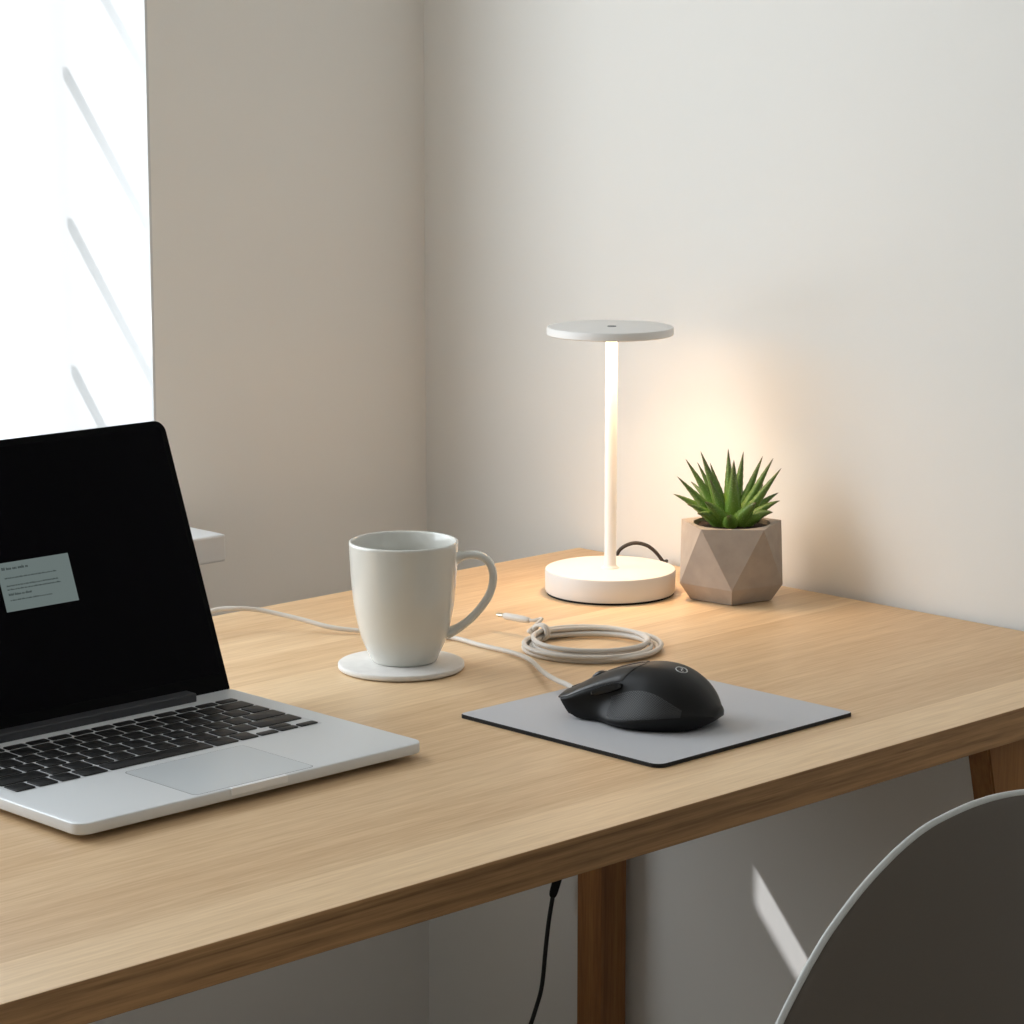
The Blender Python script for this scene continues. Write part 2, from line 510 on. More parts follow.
row(y0+3*p, .0165, [1.55]+[1]*13)
row(y0+2*p, .0165, [1.8]+[1]*11+[1.75])
row(y0+1*p, .0165, [2.3]+[1]*10+[2.3])
# bottom row
xs = KX0
for kwid in (1, 1, 1, 1.25, 5.0, 1.25, 1):
    s = PW*kwid/14.55
    key(xs+s/2, y0, s-.0026, .0165); xs += s
aw = (KX1-xs)/3
key(xs+aw*.5, y0-.0042, aw-.0024, .0078)
key(xs+aw*1.5, y0-.0042, aw-.0024, .0078)
key(xs+aw*1.5, y0+.0044, aw-.0024, .0078)
key(xs+aw*2.5, y0-.0042, aw-.0024, .0078)
# hinge bar
obj('hinge_bar', box(.040, .2610, .2110, .2240, ZT-.001, ZT+.0068, bev=.0012), M_HINGE, lap)
# lid (tilted back 21 degrees)
ang = math.atan2(.079, .206)
LM = Matrix.Translation((0, .2265, ZT-.0009)) @ Matrix.Rotation(PI/2 - ang, 4, 'X')
LH = .2215
def lid_prism(pts, z0, z1, **k):
    return prism(pts, z0, z1, xf=LM, **k)
lid = obj('lid', lid_prism(rrect(0, W_, .0004, LH, (.0015, .0015, .010, .010), 8), -.0052, -.0004, bev=.0010, seg=2), M_ALU, lap, smooth=True, autos=35)
scr = obj('screen', lid_prism(rrect(.0007, W_-.0007, .0006, LH-.0007, (.0012, .0012, .0095, .0095), 8), -.0006, .0), M_BEZEL, lid)
obj('display_glass', lid_prism(rrect(.006, W_-.006, .0140, LH-.006, .003, 4), -.0001, .00012), M_SCREEN, scr)
# grey on-screen document window with lines of tiny print
NX0, NX1, NY0, NY1 = .1222, .1872, .0906, .1278
note = obj('screen_document', lid_prism([(NX0, NY0), (NX1, NY0), (NX1, NY1), (NX0, NY1)], .0001, .0003), M_NOTE, scr)
note['label'] = 'small light grey document window on the black screen'
rn = random.Random(4)
bm = bmesh.new()
NW, NH = NX1-NX0, NY1-NY0
for (s0, s1, t, hgt) in ((.06, .41, .155, .0020), (.075, .775, .335, .0010), (.075, .78, .495, .0010),
                         (.076, .79, .57, .0010), (.077, .32, .68, .0016), (.083, .657, .79, .0010)):
    x = NX0 + s0*NW; xe = NX0 + s1*NW; yb = NY1 - t*NH
    while x < xe:
        wd = rn.uniform(2, 7)
        for c in range(int(wd)):
            cw = hgt*rn.uniform(.45, .75)
            hh = hgt*rn.choice((1, .75, .75, 1.15))
            add_prism(bm, [(x, yb), (x+cw*.72, yb), (x+cw*.72, yb+hh), (x, yb+hh)], .0003, .0004, xf=LM)
            x += cw
        x += hgt*.5
obj('print_line', bm, M_INK, note)

# ================================================================== COASTER + MUG
co = tag(obj('coaster', lathe([(0, 0), (.0505, 0), (.0518, .0006), (.0525, .0014), (.0525, .0042), (.0519, .0048), (.0508, .0050), (0, .0050)], 96),
         M_STONE, None, smooth=True, autos=50), 'round pale stone coaster under the mug', 'coaster')
co.location = (1.4932, 1.6640, D+.0006)
mug = thing('mug', 'tall tapered white ceramic mug standing on the coaster', 'mug', (1.4986, 1.6661, D+.0057), math.radians(-44.3+2))
k = .000204
prof_o = [(124, 0.0), (131, .0015), (141, .0065), (166, .0175), (184, .0310), (200, .0490), (209, .0690), (213, .0845), (216, .0975)]
outer = [(r*k*1.028, z*1.028) for r, z in prof_o]
oc = cr([(r, z, 0) for r, z in outer], 6)
pr = [(0, .0018), (.0215, .0018), (.0225, 0.0)] + [(v.x, v.y) for v in oc]
rim = outer[-1][0]
pr += [(rim-.0003, .1010), (rim-.0012, .1015), (rim-.0021, .1011), (rim-.0027, .0997)]
for v in reversed(oc[2:-6]):
    pr.append((v.x-.0031, max(v.y, .006)))
pr += [(.021, .0048), (0, .0044)]
obj('cup', lathe(pr, 128), M_CERAMIC, mug, smooth=True, autos=60)
# handle, cross pixels -> metres, centreline
hp = [(528, 232), (560, 226), (600, 218), (645, 224), (678, 250), (695, 300), (688, 362), (655, 425), (602, 485), (545, 527), (500, 548)]
hp3 = [Vector(((x-333)*k*1.003, 0, (668-y-4)*k*1.0 - .0018)) for x, y in hp]
hpath = cr(hp3, 6)
N = len(hpath)
rads = []
for i in range(N):
    t = i/(N-1)
    rads.append(.0042 + .0046*math.exp(-(t/.09)**2) + .0018*math.exp(-((1-t)/.10)**2))
obj('handle', tube(hpath, rads, n=20, flat=(.80, 1.25)), M_CERAMIC, mug, smooth=True)

# ================================================================== LAMP
lamp = thing('table_lamp', 'white slim table lamp with flat disc head and round base, lit', 'lamp', (1.8408, 1.7563, D))
obj('base', lathe([(0, .0016), (.0590, .0016), (.0606, .0022), (.0612, .0036), (.0614, .0218), (.0608, .0232), (.0594, .0237), (0, .0237)], 128), M_LAMP, lamp, smooth=True, autos=40)
obj('foot_pad', lathe([(0, 0), (.0598, 0), (.0598, .0018), (0, .0018)], 96), M_RUBBER, lamp, smooth=True, autos=40)
obj('pole', lathe([(.0085, .0235), (.0085, .0243), (.0072, .0251), (.0056, .0267), (.0056, .2464)], 40), M_LAMP, lamp, smooth=True, autos=60)
obj('lamp_head', lathe([(0, .2450), (.0480, .2450), (.0500, .2437), (.0577, .2437), (.0588, .2445), (.0588, .2503), (.0580, .2513), (.0570, .2515), (0, .2515)], 128), M_LAMP, lamp, smooth=True, autos=40)
bpy.data.objects['lamp_head'].location = (-.0010, .0010, 0)
obj('lamp_diffuser', lathe([(.0062, .2447), (.0480, .2447), (.0480, .2452), (.0062, .2452)], 96), M_LENS, lamp)
led = bpy.data.lights.new('lamp_led', 'AREA'); led.shape = 'DISK'; led.size = .09
led.energy = .25; led.color = (1.0, .72, .46); led.spread = math.radians(125)
ledo = bpy.data.objects.new('lamp_led', led); COL.objects.link(ledo); ledo.parent = lamp
ledo.location = (-.0010, .0010, .2434)
sw = obj('switch', lathe([(0, .2515), (.0042, .2515), (.0040, .2521), (0, .2522)], 32), M_DOT, lamp, smooth=True, autos=40)
lc = [(1.9010, 1.8085, .0080), (1.9023, 1.8090, .0120), (1.9040, 1.8085, .0190), (1.9067, 1.806, .0255), (1.9119, 1.8006, .0304), (1.9182, 1.7946, .0319),
      (1.9251, 1.7878, .0294), (1.9307, 1.7823, .0235), (1.9356, 1.7775, .0150), (1.9399, 1.7740, .0070), (1.9440, 1.7800, .0026), (1.953, 1.795, .0022), (1.966, 1.807, .0022), (1.978, 1.814, .0022), (1.9845, 1.816, .0020)]
loc0 = Vector((1.8408, 1.7563, 0))
lpath = cr([Vector(q)-loc0 for q in [(1.8790, 1.7945, .0100)] + lc], 6)
obj('power_cord', tube(lpath, .0018, n=12), M_CORD, lamp, smooth=True)

# ================================================================== POT AND SUCCULENT
pot = thing('potted_succulent', 'spiky green succulent in a faceted grey concrete pot beside the lamp', 'plant', (1.9042, 1.6614, D), math.radians(-44.26))
# local x = to the right of the picture, local y = away from it
def ring(R, z, off):
    return [Vector((R*math.sin(off+2*PI*i/5), -R*math.cos(off+2*PI*i/5), z)) for i in range(5)]
bm = bmesh.new()
B = [bm.verts.new(v) for v in ring(.0392, .0008, -.06)]
Mv = [bm.verts.new(v) for v in ring(.0500, .0165, -.06)]
T = [bm.verts.new(v) for v in ring(.0488, .0715, PI/5-.06)]
bm.faces.new(B)
for i in range(5):
    j = (i+1) % 5
    bm.faces.new((B[i], B[j], Mv[j], Mv[i]))
    bm.faces.new((Mv[i], Mv[j], T[i]))
    bm.faces.new((T[i], Mv[j], T[j]))
nh = 60
hole = []
for i in range(nh):
    a = 2*PI*i/nh
    hole.append(bm.verts.new((.0355*math.sin(a), -.0355*math.cos(a), .0715)))
low = [bm.verts.new((v.co.x*.96, v.co.y*.96, .060)) for v in hole]
for i in range(nh):
    j = (i+1) % nh
    bm.faces.new((hole[i], hole[j], low[j], low[i]))
# top face ring: fan between pentagon and circle
seg = nh//5
for i in range(5):
    a0 = PI/5 + 2*PI*i/5
    i0 = int(round(a0/(2*PI)*nh)) % nh
    for s in range(-seg//2, seg - seg//2):
        h0 = hole[(i0+s) % nh]; h1 = hole[(i0+s+1) % nh]
        bm.faces.new((T[i], h1, h0))
    hm = hole[(i0+seg-seg//2) % nh]
    bm.faces.new((T[i], T[(i+1) % 5], hm))
edges = [e for e in bm.edges if len(e.link_faces) == 2 and e.calc_face_angle(0) > .15]
bmesh.ops.bevel(bm, geom=edges, offset=.0006, segments=2, affect='EDGES')
obj('pot', bm, M_CONC, pot)
bm = lathe([(0, .0695), (.012, .0698), (.024, .0685), (.0350, .0670)], 48)
rr = random.Random(2)
for v in bm.verts: v.co.z += rr.uniform(-.0006, .0012)
obj('soil', bm, M_SOIL, pot, smooth=True)

def leaf(tip, base, wid, bend, thick=.0034):
    """tapering channelled leaf with a toothed margin, from base to tip"""
    tip, base = Vector(tip), Vector(base)
    ctrl = base.lerp(tip, .5) + bend
    ns = 22
    bm = bmesh.new(); uvl = bm.loops.layers.uv.new('uv'); rows = []
    pts = []
    for i in range(ns+1):
        t = i/ns
        pts.append(base*(1-t)**2 + ctrl*2*t*(1-t) + tip*t*t)
    axis_out = Vector(((tip.x-base.x)*.5, tip.y-base.y-.03, 0))
    axis_out.normalize()
    for i in range(ns+1):
        t = i/ns
        T_ = (pts[min(i+1, ns)]-pts[max(i-1, 0)]).normalized()
        side = T_.cross(axis_out)
        if side.length < .05: side = T_.cross(Vector((0, 0, 1)))
        if abs(T_.dot(axis_out)) > .97: side = T_.cross(Vector((0, 0, 1)))
        side.normalize()
        nn = side.cross(T_).normalized()
        if nn.dot(Vector((0, 0, 1)) - axis_out*.8) < 0: nn = -nn       # upper face looks up and inward
        wv = wid*.5*((1-t)**.75)*(.72+1.1*t*(1-t)+.12*math.sin(PI*min(1, t*2)))
        tooth = 1.0 + (.07 if i % 2 else -.03)
        th = thick*(1-t)**.6 + .0002
        c = pts[i]
        rows.append([bm.verts.new(c + side*(-wv*tooth) + nn*wv*.22),
                     bm.verts.new(c + side*(-wv*.5) + nn*wv*.02),
                     bm.verts.new(c - nn*0),
                     bm.verts.new(c + side*(wv*.5) + nn*wv*.02),
                     bm.verts.new(c + side*(wv*tooth) + nn*wv*.22),
                     bm.verts.new(c + side*(wv*.55) - nn*th*.8),
                     bm.verts.new(c - nn*th*1.25),
                     bm.verts.new(c + side*(-wv*.55) - nn*th*.8)])
    def f(vs, ts):
        fc = bm.faces.new(vs)
        for l, t in zip(fc.loops, ts): l[uvl].uv = (0.5, t)
    for i in range(ns):
        a, b = rows[i], rows[i+1]
        for q in range(8):
            f((a[q], a[(q+1) % 8], b[(q+1) % 8], b[q]), (i/ns, i/ns, (i+1)/ns, (i+1)/ns))
    f(rows[-1], [1]*8); f(rows[0][::-1], [0]*8)
    obj('leaf', bm, M_LEAF, pot, smooth=True)

LV = [(-0.0546, 0.0, 0.0981, .0095), (-0.0519, -0.01, 0.1165, .0110), (-0.0428, 0.01, 0.1294, .0110), (-0.0312, 0.02, 0.1249, .0095),
      (-0.0297, 0.0, 0.1383, .0115), (-0.0189, 0.025, 0.1235, .0100), (-0.003, 0.015, 0.1388, .0105), (-0.0004, -0.02, 0.1336, .0135),
      (0.0109, 0.01, 0.1368, .0110), (0.0287, 0.01, 0.1321, .0110), (0.0376, 0.0, 0.1318, .0110), (0.0443, -0.01, 0.1242, .0110),
      (0.0431, 0.0, 0.0994, .0095), (0.0432, -0.015, 0.0944, .0095), (-0.043, -0.02, 0.0917, .0090), (-0.0274, -0.030, 0.0961, .0120),
      (0.020, -0.028, 0.0950, .0130), (-0.0070, -0.040, 0.0840, .0110),
      # leaves on the far side of the rosette
      (0.012, 0.040, 0.112, .0105), (-0.012, 0.045, 0.105, .0100), (0.032, 0.038, 0.100, .0100), (-0.036, 0.036, 0.104, .0100),
      (-0.034, -0.026, 0.0840, .0110), (0.036, -0.024, 0.0850, .0110), (0.030, 0.015, 0.1050, .0110), (-0.022, -0.012, 0.1150, .0110)]
for (a, d, z, wd) in LV:
    out = Vector((a, d, 0)); L_ = max(out.length, .001)
    low_ = max(0.0, (.118 - z)/.03)
    base = Vector((a*.16, d*.30, .066))
    bend = out/L_*(-.002+.006*min(1, low_)) + Vector((0, 0, .004+.006*min(1, low_)))
    if z > .11: bend = out/L_*.001 + Vector((-a*.10, 0, -.002))
    leaf((a, d, z), base, wd*1.5, bend)

# ================================================================== MOUSE PAD
bm = bmesh.new()
PX0, PX1, PY0, PY1 = 1.4148, 1.6372, 1.3005, 1.5105
add_prism(bm, rrect(-.1112, .1112, -.105, .105, (.009, .005, .005, .005), 8), 0, .0024)
add_prism(bm, rrect(-.1107, .1107, -.1045, .1045, (.0087, .0047, .0047, .0047), 8), .0024, .0030, mi=1)
pad = obj('mouse_pad', bm, [M_PADSIDE, M_PADTOP])
tag(pad, 'square grey mouse pad with black edge under the mouse', 'mouse pad')
pad.location = ((PX0+PX1)/2, (PY0+PY1)/2, D)

# ================================================================== MOUSE
m0 = Vector((1.4981, 1.472)); m1 = Vector((1.5457, 1.3555))
mrz = math.atan2(m1.y-m0.y, m1.x-m0.x)
mouse = thing('computer_mouse', 'black ergonomic wireless mouse with a thumb rest on the grey pad', 'mouse', (m0.x-.0130, m0.y-.0148, D+.0032), mrz)
mouse.scale = (.970, .98, .985)
mouse['label'] = 'black ergonomic computer mouse with thumb rest on the grey pad'
# local x: nose -> tail, local -y: thumb side (towards viewer), z up.
# sections: x, base half width near, flare, waist, shoulder near, top z, shoulder far, base far, lower z
#     x     ynb    ynf    ynw    yns    zt     zfl    yfs    yfb    z0
SECT = [(.000, .0235, .0240, .0250, .0225, .0175, .004, .0240, .0270, .0070),
        (.006, .0250, .0255, .0265, .0240, .0205, .004, .0255, .0290, .0030),
        (.018, .0270, .0275, .0270, .0235, .0275, .005, .0262, .0315, .0010),
        (.034, .0280, .0300, .0258, .0225, .0350, .006, .0262, .0330, .0006),
        (.048, .0360, .0400, .0280, .0225, .0400, .0065, .0270, .0340, .0006),
        (.062, .0410, .0455, .0330, .0240, .0435, .007, .0280, .0345, .0006),
        (.078, .0415, .0460, .0370, .0260, .0450, .009, .0275, .0340, .0006),
        (.094, .0380, .0430, .0370, .0260, .0425, .011, .0255, .0320, .0006),
        (.108, .0310, .0360, .0330, .0230, .0355, .012, .0215, .0270, .0010),
        (.118, .0220, .0265, .0250, .0170, .0265, .012, .0150, .0200, .0030),
        (.1245, .0100, .0140, .0130, .0080, .0160, .011, .0075, .0100, .0060)]
sec = cr([Vector(s) for s in [tuple(q) for q in SECT]], 8) if False else None
def sect_at(x):
    S = SECT
    x = max(S[0][0], min(S[-1][0], x))
    for i in range(len(S)-1):
        if x <= S[i+1][0]: break
    p1, p2 = S[i], S[i+1]
    p0 = S[i-1] if i > 0 else [2*a-b for a, b in zip(p1, p2)]
    p3 = S[i+2] if i+2 < len(S) else [2*b-a for a, b in zip(p1, p2)]
    h = p2[0]-p1[0]; t = (x-p1[0])/h
    out = []
    for a0, a1, a2, a3 in zip(p0, p1, p2, p3):
        m1_ = (a2-a0)/(p2[0]-p0[0])*h; m2_ = (a3-a1)/(p3[0]-p1[0])*h
        out.append((2*t**3-3*t*t+1)*a1 + (t**3-2*t*t+t)*m1_ + (-2*t**3+3*t*t)*a2 + (t**3-t*t)*m2_)
    out[0] = x
    return out
def ring_at(x, n=10):
    _, ynb, ynf, ynw, yns, zt, zfl, yfs, yfb, z0 = sect_at(x)
    h = zt - z0
    pts = [(-ynb, z0), (-ynf, min(zfl, z0+h*.35)), (-ynw, z0+h*.48), (-yns-.001, z0+h*.80), (-yns*.55, z0+h*.965), (0.0, zt),
           (yfs*.55, z0+h*.955), (yfs, z0+h*.74), (yfb, z0+h*.38), (yfb*.93, z0)]
    return pts
VN = 8
def ringc(x):
    p_ = [Vector((a, b, 0)) for a, b in ring_at(x)]
    c = cr(p_, VN)
    return [(v.x, v.y) for v in c]
NV = len(ringc(.05))            # open curve, bottom left open and capped by the rim of the sole
def shear(x, z):
    k_ = max(0.0, 1-x/.03)
    return x + .0080*k_*k_*max(0.0, min(1.0, (.0150-z)/.0130))
def S(x, v):                    # surface point: v is 0..NV-1 (float)
    c = ringc(x); i = min(int(v), NV-2); t = v-i
    z_ = c[i][1]*(1-t)+c[i+1][1]*t
    return Vector((shear(x, z_), c[i][0]*(1-t)+c[i+1][0]*t, z_))
def SN(x, v):
    e = .0008
    a = S(min(.1244, x+e), v)-S(max(0, x-e), v); b = S(x, min(NV-1, v+.4))-S(x, max(0, v-.4))
    return a.cross(b).normalized()
sgn = 1 if SN(.05, NV/2).z > 0 else -1
def patch(bm, x0, x1, v0, v1, off, thick, nx=20, nv=20, shape=None, uv=False):
    """a shell lying on the mouse surface; shape(s,t)->(x,v) may warp the patch"""
    top_, bot = [], []
    for i in range(nx+1):
        ra, rb = [], []
        for j in range(nv+1):
            s, t = i/nx, j/nv
            if shape: x, v = shape(s, t)
            else: x, v = x0+(x1-x0)*s, v0+(v1-v0)*t
            n_ = SN(x, v)*sgn
            ed = min(s, 1-s, t, 1-t)
            o_ = off*min(1, .45+ed*14)
            P_ = S(x, v)
            ra.append(bm.verts.new(P_+n_*o_)); rb.append(bm.verts.new(P_-n_*thick))
        top_.append(ra); bot.append(rb)
    uvl = bm.loops.layers.uv.new('uv') if uv else None
    for i in range(nx):
        for j in range(nv):
            fc = bm.faces.new((top_[i][j], top_[i+1][j], top_[i+1][j+1], top_[i][j+1]))
            if uv:
                for l, (a, b) in zip(fc.loops, ((i, j), (i+1, j), (i+1, j+1), (i, j+1))): l[uvl].uv = (a/nx, b/nv)
            bm.faces.new((bot[i][j], bot[i][j+1], bot[i+1][j+1], bot[i+1][j]))
    bd = [(i, 0) for i in range(nx+1)] + [(nx, j) for j in range(1, nv+1)] + [(i, nv) for i in range(nx-1, -1, -1)] + [(0, j) for j in range(nv-1, 0, -1)]
    for a, b in zip(bd, bd[1:]+bd[:1]):
        bm.faces.new((top_[a[0]][a[1]], bot[a[0]][a[1]], bot[b[0]][b[1]], top_[b[0]][b[1]]))
bm = bmesh.new()
xs_ = [.1245*(i/72) for i in range(73)]
rows = []
for x in xs_:
    rows.append([bm.verts.new((shear(x, b), a, b)) for a, b in ringc(x)])
for a, b in zip(rows, rows[1:]):
    for q in range(NV-1):
        bm.faces.new((a[q], a[q+1], b[q+1], b[q]))
    bm.faces.new((a[NV-1], a[0], b[0], b[NV-1]))
bm.faces.new(rows[0][::-1])
# rounded tail cap
c_ = Vector((.1245, 0, .011)); prev = rows[-1]
for t in (.35, .65, .88):
    cur = [bm.verts.new((.1245+.0022*math.sin(t*PI/2), v.co.y*(math.cos(t*PI/2)), c_.z+(v.co.z-c_.z)*math.cos(t*PI/2))) for v in rows[-1]]
    for q in range(NV):
        r_ = (q+1) % NV
        bm.faces.new((prev[q], prev[r_], cur[r_], cur[q]))
    prev = cur
bm.faces.new(prev)
obj('shell', bm, M_MOUSE, mouse, smooth=True, autos=50)
# button plates: near and far, with a gap at the scroll wheel
vc = NV*.5
def plate(va, vb, skew):
    def sh(s, t):
        v = va+(vb-va)*t
        xe = .058+skew*(t-.5)*.012
        return (max(0.0, -.0+xe*s), v)
    b_ = bmesh.new(); patch(b_, 0, 0, 0, 0, .0009, .0006, 24, 14, sh)
    # overhanging lip at the nose
    for v in b_.verts:
        if v.co.x < .004: v.co.x -= (.004-v.co.x)*.5
    return b_
obj('left_button', plate(24.5, 38.6, 1), M_MBTN, mouse, smooth=True, autos=40)
obj('right_button', plate(43.0, 55.5, -1), M_MBTN, mouse, smooth=True, autos=40)
# scroll wheel
bm = lathe([(0, -.0036), (.0095, -.0036), (.0110, -.0024), (.0113, 0), (.0110, .0024), (.0095, .0036), (0, .0036)], 48)
whl = obj('scroll_wheel', bm, M_MGLOSS, mouse, smooth=True, autos=50)
whl.rotation_euler = (PI/2, 0, 0)
whl.location = (.0270, .0012, .0230)
# side buttons
def sidebtn(x0, x1, dv):
    b_ = bmesh.new()
    def sh(s, t):
        a = 1-abs(2*s-1)**3*.55
        return (x0+(x1-x0)*s, 22.6+dv*s - 2.0 + (t-.5)*4.4*a)
    patch(b_, 0, 0, 0, 0, .0024, .0006, 16, 10, sh)
    return b_
obj('side_button', sidebtn(.0270, .0530, 1.2), M_MGLOSS, mouse, smooth=True, autos=40)
# textured thumb grip
def shg(s, t):
    return (.044+.062*s, 9.0+11.0*t*(.55+.45*math.sin(PI*min(1, .15+s*.8))))
bm = bmesh.new(); patch(bm, 0, 0, 0, 0, .0003, .0004, 30, 20, shg, uv=True)
obj('thumb_grip', bm, M_GRIP, mouse, smooth=True, autos=40)
# round emblem on the back: a ring with a slanted S shaped stroke
bm = bmesh.new()
cx_, cv_ = .0945, 37.5
def on(u, v_): # u along x metres, v_ across metres
    x = cx_+u; v = cv_ + v_/.00135
    return S(x, v) + SN(x, v)*sgn*.0002
add_tube(bm, [on(.0042*math.cos(2*PI*i/40), .0042*math.sin(2*PI*i/40)) for i in range(40)], .00042, n=6, closed=True)
st = [(-.0022, .0016), (-.0006, .0022), (.0004, .0012), (-.0002, .0), (.0002, -.0010), (.0014, -.0018), (.0024, -.0010)]
add_tube(bm, cr([on(a, b) for a, b in st], 4), .00032, n=6)
obj('emblem', bm, M_LOGO, mouse, smooth=True)

# ================================================================== WHITE CABLES
cab = [(1.36, 1.80, .0025), (1.395, 1.840, .007), (1.43, 1.868, .015), (1.4632, 1.8786, 0.02), (1.4813, 1.869, 0.021), (1.5048, 1.8605, 0.017), (1.5238, 1.8312, 0.011), (1.5362, 1.8051, 0.006), (1.5519, 1.7858, 0.0035),
       (1.5745, 1.756, 0.0025), (1.5943, 1.7117, 0.0025), (1.5922, 1.673, 0.0025), (1.5907, 1.6315, 0.0028), (1.5803, 1.5998, 0.0035),
       (1.5516, 1.5562, 0.006), (1.5317, 1.522, 0.0085), (1.5195, 1.4976, 0.011), (1.5085, 1.4780, 0.0125)]
# behind the lid the cable turns to the laptop's rear edge
cab = [(1.245, 1.700, .0075), (1.262, 1.735, .006), (1.30, 1.772, .0035)] + cab
o = obj('mouse_cable', tube(cr([Vector((a, b, c+D)) for a, b, c in cab], 8), .0021, n=12), M_WCABLE, None, smooth=True)
tag(o, 'thin white cable running from the laptop behind the mug to the mouse', 'cable')

coil = thing('coiled_cable', 'white cable coiled in loops with its plug sticking out, behind the mouse', 'cable', (1.6563, 1.6013, D))
rc = random.Random(7)
# local frame of the coil: angle 0 towards the right of the picture
ra_ = math.radians(-44.26)
def loc_c(a, R, z, ox=0, oy=0):
    x = R*math.cos(a)+ox; y = R*math.sin(a)+oy
    return Vector((x*math.cos(ra_)-y*math.sin(ra_), x*math.sin(ra_)+y*math.cos(ra_), z))
path = []
loops = 5
NN = loops*40
Rk = [.0572, .0525, .0566, .0450, .0492, .0440, .0520]
zk = [.0022, .0022, .0062, .0040, .0095, .0085, .0110]
knot_a = PI*.80
for i in range(NN+1):
    t = i/40.0
    a = knot_a + 2*PI*t
    ii = min(int(t), loops-1); ft = t-ii
    s_ = ft*ft*(3-2*ft)
    R = Rk[ii]*(1-s_)+Rk[ii+1]*s_
    z = zk[ii]*(1-s_)+zk[ii+1]*s_
    R += .0022*math.sin(a*1.0+ii*1.7) 
    R *= 1.0 + .035*abs(math.cos(a-.05))**2       # slightly longer across the picture
    pk = math.exp(-((abs((a-knot_a+PI) % (2*PI)-PI))/.45)**2)
    R = R*(1-.7*pk) + .0535*.7*pk   # bundle is pinched together at the knot
    path.append(loc_c(a, R, z))
obj('loop', tube(path, .0021, n=12), M_WCABLE, coil, smooth=True)
# the wrap around the bundle and the lead to the plug
kn = loc_c(knot_a, .0540, .0062)
rad_dir = (loc_c(knot_a, .06, 0)-loc_c(knot_a, .05, 0)).normalized()
tan_dir = Vector((-rad_dir.y, rad_dir.x, 0))
wrap = []
for i in range(61):
    a = 2*PI*i/30
    wrap.append(kn + rad_dir*(.0075*math.cos(a)) + Vector((0, 0, .0066*math.sin(a)+.0016)) + tan_dir*(-.0038+.0075*i/60))
for v in wrap: v.z = max(v.z, .0017)
base0 = Vector((1.6563, 1.6013, 0))
lead = [wrap[-1] + rad_dir*.002 + Vector((0, 0, .001))] + [Vector(q)-base0 for q in ((1.6630, 1.6690, .0150), (1.6600, 1.6745, .0135), (1.6582, 1.6788, .0130))]
obj('wrap', tube(cr(wrap[::3] + lead, 4), .0016, n=10), M_WCABLE, coil, smooth=True)
pa = Vector((1.6582, 1.6788, .0130))-base0; pb = Vector((1.6553, 1.7168, .0130))-base0
ax = (pb-pa); Lp = ax.length; ax.normalize()
pp = [pa+ax*(Lp*t) for t in (0, .04, .2, .45, .74, .80)]
obj('plug_body', tube(pp, [.0017, .0026, .0031, .0033, .0030, .0024], n=16), M_WCABLE, coil, smooth=True)
obj('plug_tip', tube([pa+ax*(Lp*t) for t in (.78, .82, .98, 1.0)], [.0024, .0025, .0025, .0022], n=14, flat=(.7, 1.1)), M_METAL, coil, smooth=True)

# ================================================================== BLACK CABLE UNDER THE DESK
blk = thing('hanging_power_cable', 'black power cable with a connector hanging below the desk by the far leg', 'cable', (1.97, 1.948, D))
b0 = Vector((1.97, 1.948, 0))
up_ = cr([Vector(q)-b0 for q in ((1.9695, 1.9385, -.0120), (1.9700, 1.9395, -.032), (1.9715, 1.944, -.06), (1.9720, 1.950, -.16), (1.9725, 1.95, -.26), (1.9725, 1.95, -.34))], 6)
obj('upper_lead', tube(up_, .0022, n=10), M_BLACK, blk, smooth=True)
A_, B_ = Vector((1.9705, 1.95, -.3440)), Vector((1.9595, 1.95, -.3705))
dd = (B_-A_); Ld = dd.length; dd.normalize()
con = tube([A_-b0+dd*(Ld*t) for t in (-.12, -.05, .1, .85, .98, 1.05)], [.004, .0062, .0068, .0060, .0050, .0030], n=4)
bmesh.ops.bevel(con, geom=list(con.edges), offset=.0006, segments=1, affect='EDGES')
obj('connector', con, M_RUBBER, blk)
dn = cr([Vector(q)-b0 for q in ((1.9604, 1.95, -.3690), (1.9545, 1.95, -.395), (1.9502, 1.95, -.4213), (1.9444, 1.95, -.4636), (1.9356, 1.95, -.4866), (1.9239, 1.95, -.5077),
        (1.905, 1.955, -.535), (1.87, 1.97, -.60), (1.82, 1.99, -.68), (1.74, 2.01, -.7365), (1.60, 2.03, -.7375), (1.45, 2.06, -.7375))], 8)
obj('lower_lead', tube(dn, .0023, n=10), M_BLACK, blk, smooth=True)

# ================================================================== CHAIR
CX, CY = 1.29, .93
chair = thing('shell_chair', 'shell chair with shade painted into its shell and light into its rounded rim at the front of the desk', 'chair', (CX, CY, 0))
edge = [(.0015, .0800), (.012, .0799), (.025, .0790), (.040, .0774), (.055, .0750), (.0695, .0706), (.086, .0637), (.110, .0504), (.135, .0315), (.1495, .0165), (.1585, .0055), (.172, -.0130),
        (.190, -.043), (.207, -.085), (.220, -.14), (.226, -.20), (.226, -.25), (.225, -.285)]
edge = [(max(.0012, v.x-.0020), v.y-.0022) for v in cr([(a, b, 0) for a, b in edge], 3)]
rows_ = []   # (half width, centre y, z edge, z centre, wrap forward)
for (hw, z) in edge:
    t = (.08-z)
    yc = -.002 + .16*t**1.0*.55
    wrapf = min(.11, .9*hw**1.9 + .05*max(0, t-.05))
    rows_.append((hw, yc, z+D, z+D, wrapf))
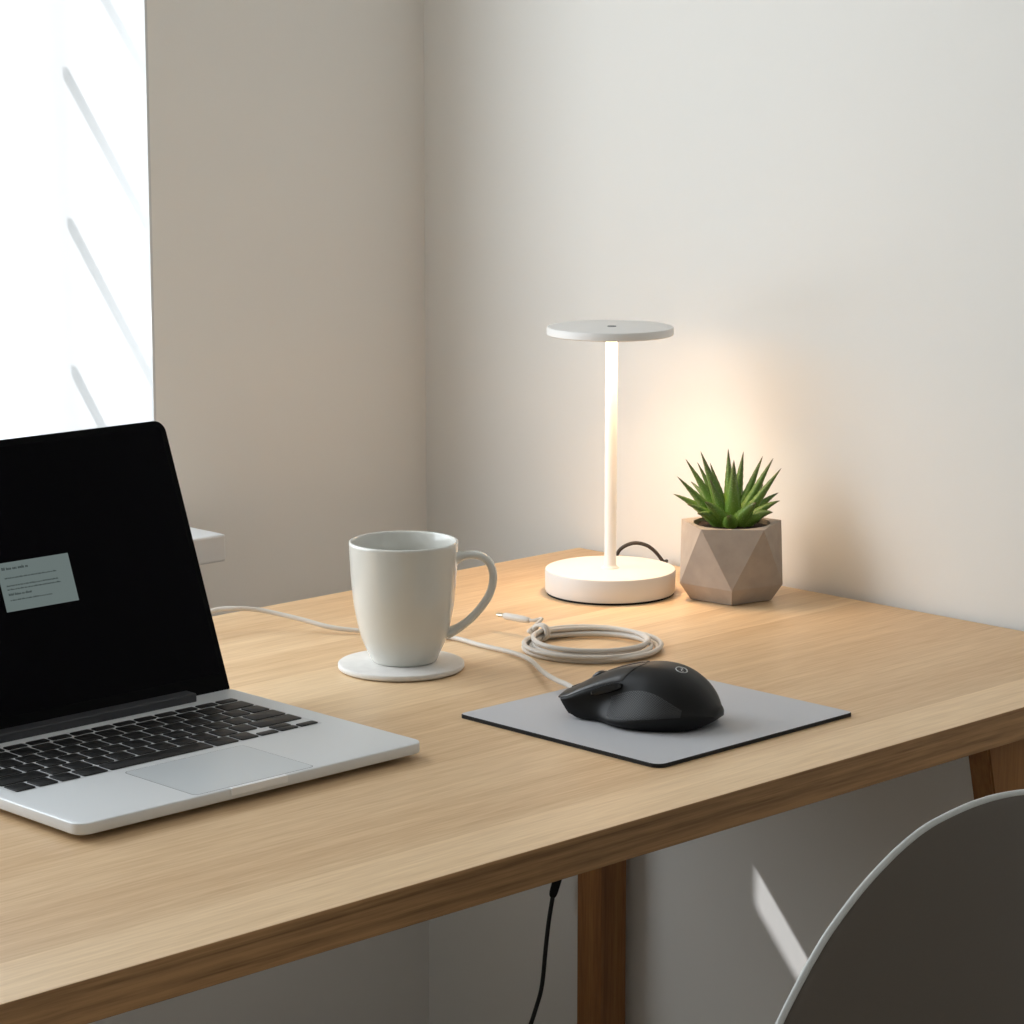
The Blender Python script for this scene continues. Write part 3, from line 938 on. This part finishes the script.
# bend into the seat
for (hw, yc, z) in ((.226, .055, -.320), (.228, .085, -.338), (.230, .130, -.347), (.230, .200, -.350), (.228, .270, -.347), (.222, .330, -.343), (.205, .375, -.345), (.170, .398, -.352), (.10, .408, -.358), (.002, .412, -.360)):
    rows_.append((hw, yc, z+D+.0, z+D, None))
bm = bmesh.new(); ns = 40; grid = []
last = None
for k_, (hw, yc, ze, zc, wf) in enumerate(rows_):
    r_ = []
    for j in range(-ns//2, ns//2+1):
        s = j/(ns/2)
        x = hw*s
        if wf is not None:
            r_.append(bm.verts.new((x, yc + wf*abs(s)**2.2 - wf, zc)))
            last = wf
        else:
            k2 = min(1, (yc-.05)/.2)
            lift = .10*(1-k2)+.045*k2
            fwd = last*(1-min(1, (yc-.055)/.12)) if yc < .175 else 0
            r_.append(bm.verts.new((x, yc + (fwd*abs(s)**2.2 - fwd), zc + lift*abs(s)**2.6*(hw/.23))))
    grid.append(r_)
# keep the rim of the back on one plane, as measured
for r_, (hw, yc, ze, zc, wf) in zip(grid, rows_):
    pass
for a, b in zip(grid, grid[1:]):
    for j in range(ns):
        bm.faces.new((a[j], a[j+1], b[j+1], b[j]))
left_e = [g[0].co.copy() for g in grid]; right_e = [g[-1].co.copy() for g in grid]
sh = obj('seat_shell', bm, M_CHAIR_SHADED, chair, smooth=True)
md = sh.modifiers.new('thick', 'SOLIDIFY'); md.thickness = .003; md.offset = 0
# rolled rim all round the shell
loop_ = left_e[::-1] + right_e
clean = [loop_[0]]
for v in loop_[1:]:
    if (v-clean[-1]).length > .006: clean.append(v)
if (clean[-1]-clean[0]).length < .006: clean.pop()
clean = [v+Vector((0, -.0003, .0006)) for v in clean]
obj('rim', tube(cr(clean, 4, closed=True), .0021, n=12, closed=True), M_CRIM_LIT, chair, smooth=True)
for sx in (-1, 1):
    for (yt, yb) in ((.13, .02), (.30, .40)):
        pts_ = [Vector((sx*.12, yt, D-.352)), Vector((sx*.16, (yt+yb)/2, D-.54)), Vector((sx*.20, yb, 0))]
        obj('leg', tube(cr(pts_, 6), [.014-.004*i/12 for i in range(13)], n=16), M_BEECH, chair, smooth=True)
obj('leg_bracket', box(-.125, .125, .12, .31, D-.362, D-.352, bev=.002), M_RUBBER, chair)
